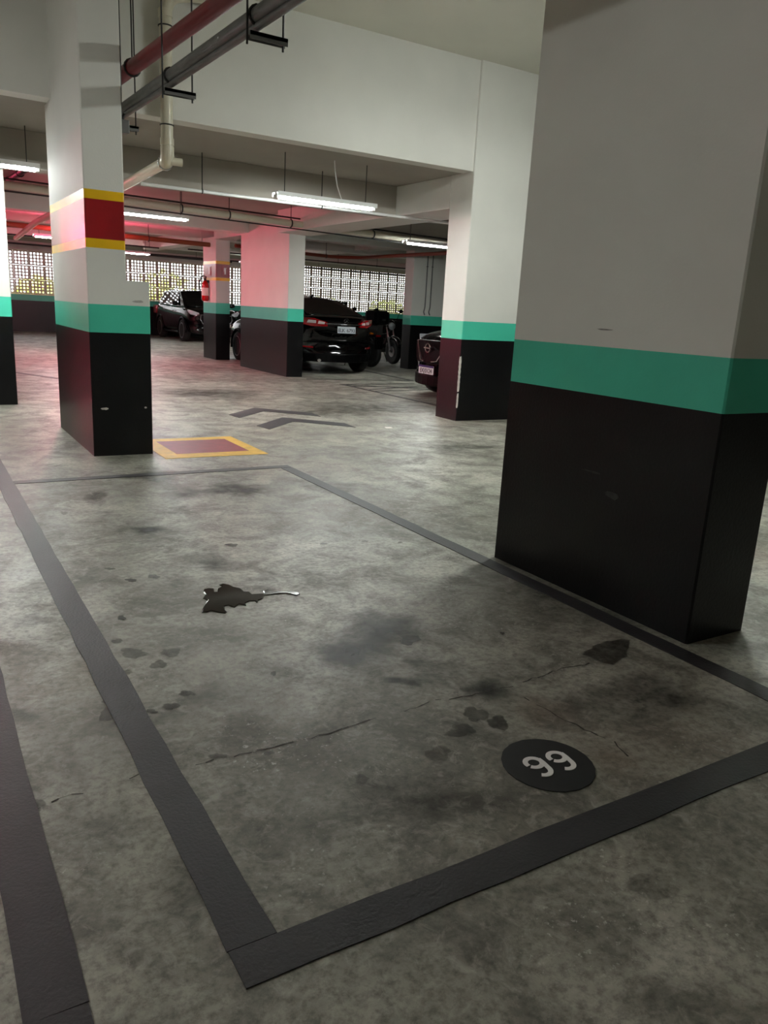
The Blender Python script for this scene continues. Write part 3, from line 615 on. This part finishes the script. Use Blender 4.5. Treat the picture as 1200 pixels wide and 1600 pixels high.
def wheel(parent, x, y, r, side, spokes=5, width=.2):
    M = Matrix.Translation((x, y, r)) @ Matrix.Rotation(-math.pi/2*side, 4, 'X')       # local z points outward
    t = obj('tyre', lathe(bmesh.new(), [(r*.66, -width/2), (r*.93, -width/2), (r, -width/2+.03), (r, width/2-.03), (r*.94, width/2), (r*.68, width/2+.004)], 28, M), RUBBER, parent, smooth=True)
    bm = bmesh.new(); rr = r*.67
    tubeb(bm, [M @ Vector((rr*math.cos(a), rr*math.sin(a), width/2-.005)) for a in [2*math.pi*k/24 for k in range(25)]], .014, 6, False)
    lathe(bm, [(.0, width/2-.05), (r*.16, width/2-.04), (r*.14, width/2-.005), (0, width/2)], 12, M)
    for k in range(spokes):
        for d in (-.12, .12):
            a = 2*math.pi*k/spokes+d
            tubeb(bm, [M @ Vector((r*.12*math.cos(a), r*.12*math.sin(a), width/2-.02)), M @ Vector((rr*math.cos(a+d*.4), rr*math.sin(a+d*.4), width/2-.012))], .015, 5)
    obj('rim', bm, ALLOY, t)
    obj('brake_disc', lathe(bmesh.new(), [(0, width/2-.10), (r*.6, width/2-.10), (r*.6, width/2-.085), (0, width/2-.085)], 20, M), DARKM, t)
def car(name, label, loc, rz, P):
    t = thing(name, label, 'car', loc, rz, group='parked cars')
    paint = P['paint']
    obj('body', body_mesh(P['st']), paint, t, smooth=True, sub=2)
    xr0, xr1, xf1, xf0 = P['cab']; zr, zf = P['belt']; zt0, zt1, zt2 = P['roof']; wb_, wt = P['cw']
    bm = bmesh.new()
    xm = (xr1+xf1)/2
    base = [(xr0, zr), (xr1, zr), (xm, (zr+zf)/2), (xf1, zf), (xf0, zf)]; roof = [(xr1, zt0), (xr1+.25*(xf1-xr1), zt0+.6*(zt1-zt0)), (xm, zt1), (xf1-.25*(xf1-xr1), zt2+.6*(zt1-zt2)), (xf1, zt2)]
    q = []
    for (bx, bz), (tx, tz) in zip(base, roof):
        e = .90 if bx in (xr0, xf0) else 1
        q.append([bm.verts.new((bx, -wb_*e, bz-.06)), bm.verts.new((bx, -wb_*e, bz)), bm.verts.new((tx, -wt, tz-.02)), bm.verts.new((tx, -wt*.5, tz+.012)), bm.verts.new((tx, 0, tz+.02)), bm.verts.new((tx, wt*.5, tz+.012)), bm.verts.new((tx, wt, tz-.02)), bm.verts.new((bx, wb_*e, bz)), bm.verts.new((bx, wb_*e, bz-.06))])
    for a, b in zip(q, q[1:]):
        for k in range(8): bm.faces.new((a[k], a[k+1], b[k+1], b[k]))
        bm.faces.new((a[8], a[0], b[0], b[8]))
    bm.faces.new(q[0]); bm.faces.new(q[-1][::-1])
    obj('cabin', bm, paint, t, bevel=.03)
    e = .9
    # glass
    fq = ((xf0, wb_*e, zf), (xf0, -wb_*e, zf), (xf1, -wt, zt2-.02), (xf1, wt, zt2-.02)); panel('windscreen', fq, .06, .94, .05, .93, .010, GLASS, t)
    rq = ((xr0, -wb_*e, zr), (xr0, wb_*e, zr), (xr1, wt, zt0-.02), (xr1, -wt, zt0-.02)); panel('rear_window', rq, .08, .92, .08, .92, .010, GLASS, t)
    for s in (1, -1):
        A0, A1 = (xr0, s*wb_*e, zr), (xf0, s*wb_*e, zf); zm = (zr+zf)/2
        def sq(xa, xb, ta, tb):
            lo0, lo1 = (xa, s*wb_, zm), (xb, s*wb_, zm); hi0, hi1 = (ta, s*wt, zt1-.05), (tb, s*wt, zt1-.05)
            return (lo1, lo0, hi0, hi1) if s > 0 else (lo0, lo1, hi1, hi0)
        panel('side_window', sq(xm+.03, xf1+.42*(xf0-xf1), xm+.03, xf1-.10), .02, .98, .08, .9, .012, GLASS, t)
        panel('side_window', sq(xr1-.15*(xr1-xr0), xm-.03, xr1+.12, xm-.03), .02, .98, .08, .9, .012, GLASS, t)
        # mirror
        mx_, my, mz = xf1+.62*(xf0-xf1), s*(wb_+.10), zf+.08
        mo = obj('door_mirror', lathe(bmesh.new(), [(.02, -.09), (.07, -.06), (.085, 0), (.075, .06), (.03, .085)], 12, Matrix.Translation((mx_, my+s*.05, mz)) @ Matrix.Rotation(math.pi/2, 4, 'X') @ Matrix.Diagonal((.65, .8, 1.1, 1))), paint, t, smooth=True)
        tube('mirror_arm', [(mx_, s*(wb_-.02), mz-.06), (mx_, my, mz-.02)], .018, PLASTIC, mo, 6)
        for hx in (P['handle']): box('door_handle', hx-.09, hx+.09, s*P['st'][5][1]-.012, s*P['st'][5][1]+.012, P['hz']-.012, P['hz']+.012, paint, t, bevel=.005)
        tube('sill_trim', [(P['ax'][0]+.4, s*(P['st'][5][1]-.02), .27), (P['ax'][1]-.4, s*(P['st'][5][1]-.02), .27)], .03, PLASTIC, t, 8)
        for ax in P['ax']:
            r = P['wr']; wheel(t, ax, s*(P['ww']-.09), r, s, P.get('sp', 5))
            bm2 = bmesh.new(); pts = [(ax+(r+.055)*math.cos(a), s*(P['ww']-.005), r+(r+.055)*math.sin(a)) for a in [math.radians(-8+196*k/16) for k in range(17)]]
            tubeb(bm2, pts, .03, 6); obj('wheel_arch', bm2, PLASTIC, t, smooth=True)
    return t
def plate(parent, x, z, face, txt, old, tilt=0.0):
    """face +1: looks forward, -1: looks backward"""
    M = Matrix.Translation((x, 0, z)) @ (Matrix(((0, 0, 1, 0), (1, 0, 0, 0), (0, 1, 0, 0), (0, 0, 0, 1))) if face > 0 else Matrix(((0, 0, -1, 0), (-1, 0, 0, 0), (0, 1, 0, 0), (0, 0, 0, 1)))) @ Matrix.Rotation(tilt, 4, 'X')
    p = obj('number_plate', B(bmesh.new(), -.2, .2, -.065, .065, 0, .008, M), PLATEG if old else PLATEW, parent, bevel=.003)
    if old: lettering(txt, .098, INK, p, M @ Matrix.Translation((0, -.012, .0095)))
    else:
        obj('plate_strip', B(bmesh.new(), -.2, .2, .035, .065, .0082, .0095, M), PLATEB, p)
        lettering(txt, .098, INK, p, M @ Matrix.Translation((0, -.018, .0095)))
    return p
def blob(name, prof, M, m, parent, n=16): return obj(name, lathe(bmesh.new(), prof, n, M), m, parent, smooth=True)
def polyx(name, pts, x0, x1, m, parent, bevel=.006):
    """polygon in the y-z plane swept between x0 and x1"""
    bm = bmesh.new(); a = [bm.verts.new((x0, y, z)) for y, z in pts]; b = [bm.verts.new((x1, y, z)) for y, z in pts]; n = len(pts)
    bm.faces.new(a[::-1]); bm.faces.new(b)
    for i in range(n): bm.faces.new((a[i], a[(i+1) % n], b[(i+1) % n], b[i]))
    return obj(name, bm, m, parent, bevel=bevel)

def wrap(t, x0, k, ref=.80):
    """round the end of a car in plan: the farther from the middle, the farther back"""
    sg = 1 if x0 > 0 else -1
    def go(o):
        if o.type == 'MESH' and o.name.split('.')[0] not in ('tyre', 'rim', 'brake_disc', 'wheel_arch', 'cabin', 'character', 'number_plate', 'plate_strip', 'sill_trim', 'door_mirror', 'mirror_arm', 'side_window', 'windscreen', 'rear_window', 'nose_emblem', 'boot_emblem'):
            me = o.data
            if o.name.split('.')[0] != 'body':
                bm = bmesh.new(); bm.from_mesh(me)
                for _ in range(3):
                    es = [e for e in bm.edges if abs(e.verts[0].co.y-e.verts[1].co.y) > .14]
                    if es: bmesh.ops.subdivide_edges(bm, edges=es, cuts=1, use_grid_fill=True)
                bm.to_mesh(me); bm.free()
            for v in me.vertices:
                q = (v.co.x-x0)*sg
                if q > 0:
                    f = min(1, q/(abs((2.2 if sg > 0 else -2.2)-x0))); v.co.x -= sg*k*f*min(1.25, abs(v.co.y)/ref)**2.0
        for c in o.children: go(c)
    for c in t.children: go(c)
# ---- black sedan, boot towards us
SED = dict(paint=CARBLK, st=[(-2.28, .78, .40, .86, .0), (-2.22, .85, .28, 1.02, .01), (-2.08, .87, .22, 1.13, .02), (-1.6, .885, .21, 1.12, .02), (-.9, .89, .20, 1.04, .02), (0, .89, .20, .99, .02), (.9, .89, .2, .99, .03), (1.5, .885, .2, .95, .04), (1.95, .84, .22, .86, .04), (2.18, .76, .25, .74, .03), (2.27, .62, .32, .66, .0)],
           cab=(-1.82, -.85, .28, 1.12), belt=(1.12, 1.00), roof=(1.44, 1.49, 1.46), cw=(.80, .60), handle=(-.62, .42), hz=.86, ax=(-1.38, 1.32), wr=.325, ww=.885)
sed = car('sedan_car', 'black sedan parked boot first towards us beside the pink-lit pillar', (7.44, 16.10, 0), math.pi/2, SED)
plate(sed, -2.295, .87, -1, 'EUK 6793', True, -.08)
box('trunk_chrome_bar', -2.292, -2.25, -.40, .40, .965, .985, CHROME, sed, .004)
box('boot_lip', -2.22, -2.05, -.62, .62, 1.135, 1.155, CARBLK, sed, .006)
for s in (1, -1):
    tl = polyx('tail_light', [(s*.36, .92), (s*.62, .915), (s*.80, .95), (s*.86, 1.0), (s*.86, 1.08), (s*.58, 1.07), (s*.36, 1.0)], -2.275, -2.10, TAILR, sed, .01)
    polyx('reversing_lens', [(s*.42, .965), (s*.53, .965), (s*.515, 1.025), (s*.41, 1.005)], -2.283, -2.27, TAILW, tl, .003)
    polyx('reversing_lens', [(s*.56, .975), (s*.70, .98), (s*.68, 1.035), (s*.56, 1.03)], -2.283, -2.27, TAILW, tl, .003)
    polyx('rear_reflector', [(s*.60, .50), (s*.78, .51), (s*.77, .535), (s*.60, .53)], -2.30, -2.24, TAILR, sed, .003)
bm = bmesh.new(); tubeb(bm, [(-2.292, .055*math.cos(a), 1.04+.038*math.sin(a)) for a in [k*math.pi/10 for k in range(21)]], .007, 6, False); tubeb(bm, [(-2.292, .022, 1.012), (-2.292, .010, 1.068)], .006, 6); tubeb(bm, [(-2.292, -.010, 1.012), (-2.292, -.022, 1.068)], .006, 6); tubeb(bm, [(-2.292, .016, 1.035), (-2.292, -.016, 1.045)], .006, 6)
obj('boot_emblem', bm, CHROME, sed)
box('badge_handle', -2.296, -2.27, -.11, .11, .955, .975, CHROME, sed, .005)
polyx('bumper_lower', [(-.70, .24), (.70, .24), (.76, .40), (-.76, .40)], -2.30, -2.2, PLASTIC, sed, .01); box('bumper_crease', -2.305, -2.27, -.62, .62, .655, .672, CHROME if False else CARBLK, sed, .004)
tube('exhaust_tip', [(-2.31, .5, .27), (-2.1, .5, .27)], .03, CHROME, sed, 10)
for s in (1, -1): polyx('headlight', [(s*.48, .66), (s*.78, .70), (s*.82, .80), (s*.52, .74)], 1.98, 2.22, HEADL, sed)
tube('roof_antenna', [(-.62, 0, 1.46), (-.74, 0, 1.52)], [.03, .02], PLASTIC, sed, 8)

wrap(sed, -1.5, .42)
# ---- graphite crossover on the right, nose towards the aisle
SUV = dict(paint=CARGRY, st=[(-2.14, .66, .42, .95, .0), (-2.08, .80, .32, 1.08, .01), (-1.9, .87, .26, 1.12, .02), (-1.3, .89, .25, 1.08, .02), (-.6, .895, .24, 1.05, .02), (.2, .895, .24, 1.03, .02), (.9, .89, .24, 1.04, .03), (1.45, .88, .24, 1.03, .04), (1.86, .82, .24, .97, .04), (2.06, .80, .22, .90, .03), (2.13, .70, .25, .78, .01)],
           cab=(-2.0, -1.55, .38, 1.10), belt=(1.10, 1.05), roof=(1.57, 1.61, 1.56), cw=(.81, .64), handle=(-.75, .35), hz=.9, ax=(-1.31, 1.31), wr=.335, ww=.89)
suv = car('crossover_car', 'dark crossover with ring emblem nosing out from behind the chipped pillar', (6.77+2.14, 9.95, 0), math.pi, SUV)
plate(suv, 2.145, .44, 1, 'EXJ0I24', False)
polyx('grille', [(-.50, .60), (-.40, .54), (.40, .54), (.50, .60), (.56, .86), (.30, .88), (-.30, .88), (-.56, .86)], 2.0, 2.135, PLASTIC, suv, .01)
bm = bmesh.new(); tubeb(bm, [(2.145, .062*math.cos(a), .765+.062*math.sin(a)) for a in [k*math.pi/12 for k in range(25)]], .010, 6, False); tubeb(bm, [(2.148, -.085, .765), (2.148, .085, .765)], .012, 6); obj('nose_emblem', bm, CHROME, suv)
for s in (1, -1):
    tube('grille_chrome', [(2.135, s*.40, .86), (2.142, s*.22, .58), (2.142, s*.10, .565)], .009, CHROME, suv, 6)
    h = polyx('headlight', [(s*.52, .80), (s*.80, .86), (s*.86, .93), (s*.80, .95), (s*.54, .88)], 1.80, 2.06, HEADL, suv)
    blob('fog_lamp', [(0, 0), (.045, 0), (.05, .02), (0, .03)], Matrix.Translation((2.03, s*.62, .50)) @ Matrix.Rotation(math.pi/2, 4, 'Y'), HEADL, suv, 12)
polyx('bumper_lower', [(-.62, .20), (.62, .20), (.66, .36), (-.66, .36)], 1.9, 2.12, PLASTIC, suv, .015)

wrap(suv, 1.35, .34)
# ---- black crossover against the block wall
XOV = dict(paint=CARBLK, st=[(-2.1, .68, .42, .98, .0), (-2.05, .80, .32, 1.12, .01), (-1.9, .87, .28, 1.16, .02), (-1.3, .89, .26, 1.14, .02), (-.6, .895, .26, 1.10, .02), (.2, .895, .26, 1.08, .02), (.9, .89, .26, 1.08, .03), (1.4, .88, .26, 1.07, .04), (1.85, .84, .26, 1.02, .04), (2.04, .76, .26, .94, .03), (2.1, .6, .30, .82, .01)],
           cab=(-1.98, -1.5, .42, 1.05), belt=(1.14, 1.09), roof=(1.57, 1.62, 1.58), cw=(.81, .66), handle=(-.75, .35), hz=.95, ax=(-1.28, 1.28), wr=.345, ww=.89)
xov = car('crossover_car', 'black crossover parked by the block wall left of the extinguisher pillar', (8.55, 26.6, 0), -math.pi/2, XOV)
polyx('grille', [(-.44, .58), (.44, .58), (.50, .86), (-.50, .86)], 2.0, 2.115, PLASTIC, xov, .01)
bm = bmesh.new(); tubeb(bm, [(2.118, y, z) for y, z in ((-.44, .58), (.44, .58), (.52, .72), (.50, .86), (-.50, .86), (-.52, .72), (-.44, .58))], .012, 6); obj('grille_surround', bm, ALLOY, xov)
for s in (1, -1):
    polyx('headlight', [(s*.52, .80), (s*.78, .86), (s*.86, .96), (s*.80, 1.0), (s*.54, .92)], 1.78, 2.05, HEADL, xov)
    polyx('tail_light', [(s*.64, .80), (s*.88, .80), (s*.90, 1.08), (s*.66, 1.06)], -2.08, -1.78, TAILR, xov)
plate(xov, 2.13, .44, 1, '', False) if False else None
tube('side_crease', [(-1.7, .90, .93), (1.4, .895, .88)], .006, CHROME, xov, 6)

wrap(xov, 1.4, .30)
# ================================================================== MOTORCYCLES (local: +x forward)
def moto(label, loc, rz, top_case, steer=0.0):
    t = thing('motorcycle', label, 'motorcycle', loc, rz, group='parked motorcycles')
    def mw(x, r):
        M = Matrix.Translation((x, 0, r)) @ Matrix.Rotation(math.pi/2, 4, 'X')
        ty = obj('tyre', lathe(bmesh.new(), [(r*.78, -.05), (r*.92, -.065), (r*.99, -.03), (r, 0), (r*.99, .03), (r*.92, .065), (r*.78, .05)], 28, M), RUBBER, t, smooth=True)
        bm = bmesh.new(); lathe(bm, [(.02, -.06), (.05, -.05), (.05, .05), (.02, .06)], 12, M)
        for k in range(5):
            a = 2*math.pi*k/5; tubeb(bm, [M @ Vector((.03*math.cos(a), .03*math.sin(a), 0)), M @ Vector((r*.8*math.cos(a), r*.8*math.sin(a), 0))], .014, 6)
        tubeb(bm, [M @ Vector((r*.79*math.cos(a), r*.79*math.sin(a), 0)) for a in [2*math.pi*k/24 for k in range(25)]], .02, 6, False)
        obj('rim', bm, DARKM, ty)
        obj('brake_disc', lathe(bmesh.new(), [(.05, .05), (.13, .05), (.13, .056), (.05, .056)], 20, M), ALLOY, ty)
    mw(-.66, .30); mw(.66, .305)
    for s in (1, -1):
        tube('fork_leg', [(.66, s*.085, .305), (.52, s*.085, .66)], .026, ALLOY, t, 10); tube('fork_stanchion', [(.52, s*.085, .66), (.40, s*.085, .96)], .019, CHROME, t, 10)
        tube('swingarm', [(-.66, s*.09, .30), (-.10, s*.09, .42)], .024, DARKM, t, 8); tube('shock', [(-.50, s*.12, .38), (-.42, s*.12, .72)], .028, DARKM, t, 8)
        tube('handlebar', bend([(.38, s*.02, 1.0), (.36, s*.16, 1.06), (.26, s*.36, 1.05)], .05), .013, DARKM, t, 8)
        tube('grip', [(.30, s*.28, 1.053), (.24, s*.40, 1.045)], .019, RUBBER, t, 8)
        mr = tube('mirror_stem', [(.33, s*.24, 1.06), (.34, s*.33, 1.25)], .006, PLASTIC, t, 6)
        blob('mirror', [(0, -.012), (.05, -.008), (.055, .006), (0, .012)], Matrix.Translation((.34, s*.36, 1.29)) @ Matrix.Rotation(math.pi/2, 4, 'Y') @ Matrix.Diagonal((.8, 1.3, 1, 1)), PLASTIC, mr, 14)
        tube('indicator', [(-.78, s*.06, .76), (-.78, s*.17, .77)], [.012, .022], mat('amber_lens', lin(200, 110, 20), .3), t, 8)
    obj('frame', tubeb(tubeb(bmesh.new(), bend([(.40, 0, .94), (.30, 0, .60), (.12, 0, .30), (-.14, 0, .30), (-.2, 0, .62), (-.75, 0, .76)], .06), .022, 8), [(.40, 0, .90), (-.2, 0, .68)], .024, 8), DARKM, t, smooth=True)
    bm = bmesh.new(); B(bm, -.13, .18, -.13, .13, .26, .44); B(bm, .02, .16, -.10, .10, .44, .60); obj('engine', bm, DARKM, t, bevel=.02)
    blob('fuel_tank', [(.02, -.24), (.10, -.20), (.145, -.06), (.15, .08), (.11, .20), (.03, .25)], Matrix.Translation((.14, 0, .83)) @ Matrix.Rotation(math.pi/2-.12, 4, 'Y') @ Matrix.Diagonal((.8, 1, 1, 1)), CARBLK, t)
    bm = bmesh.new(); B(bm, -.62, -.06, -.13, .13, .74, .82); obj('seat', bm, PLASTIC, t, bevel=.035)
    bm = bmesh.new(); B(bm, -.86, -.45, -.10, .10, .68, .75); obj('tail_fairing', bm, CARBLK, t, bevel=.03)
    box('tail_light', -.89, -.85, -.07, .07, .68, .74, TAILR, t, .01); box('rear_mudguard', -.95, -.84, -.09, .09, .42, .70, PLASTIC, t, .015)
    bm = bmesh.new(); tubeb(bm, [(.66+.34*math.cos(a), 0, .305+.34*math.sin(a)) for a in [math.radians(20+120*k/10) for k in range(11)]], .055, 8); obj('front_mudguard', bm, CARBLK, t, smooth=True)
    blob('headlamp', [(.02, -.08), (.08, -.05), (.095, .02), (.09, .05), (0, .06)], Matrix.Translation((.50, 0, .92)) @ Matrix.Rotation(math.pi/2, 4, 'Y'), HEADL, t)
    blob('headlamp_cowl', [(.03, -.12), (.11, -.08), (.13, .0), (.105, .03)], Matrix.Translation((.49, 0, .95)) @ Matrix.Rotation(math.pi/2-.2, 4, 'Y'), CARBLK, t)
    tube('exhaust', bend([(.12, -.12, .40), (.20, -.15, .22), (-.10, -.15, .24), (-.45, -.17, .36)], .08), .02, CHROME, t, 8); tube('muffler', [(-.40, -.17, .345), (-.88, -.19, .50)], .05, PLASTIC, t, 12)
    if top_case:
        bm = bmesh.new(); B(bm, -1.02, -.60, -.23, .23, .97, 1.28); obj('top_case', bm, PLASTIC, t, bevel=.08)
        box('case_rack', -.92, -.6, -.08, .08, .74, .97, DARKM, t); box('case_latch', -1.03, -1.01, -.05, .05, 1.06, 1.10, DARKM, t)
        panel('windshield', ((.52, -.19, 1.0), (.52, .19, 1.0), (.36, .13, 1.44), (.36, -.13, 1.44)), 0, 1, 0, 1, 0, GLASS, t)
    tube('side_stand', [(-.02, .12, .30), (-.10, .30, .0)], .012, DARKM, t, 6)
    return t
moto('black motorcycle with top case beside the black sedan', (9.05, 16.5, 0), math.pi/2+.25, True)
moto('dark motorcycle with silver fork half hidden by the far pillar', (10.42, 17.5, 0), -math.pi/2, False)
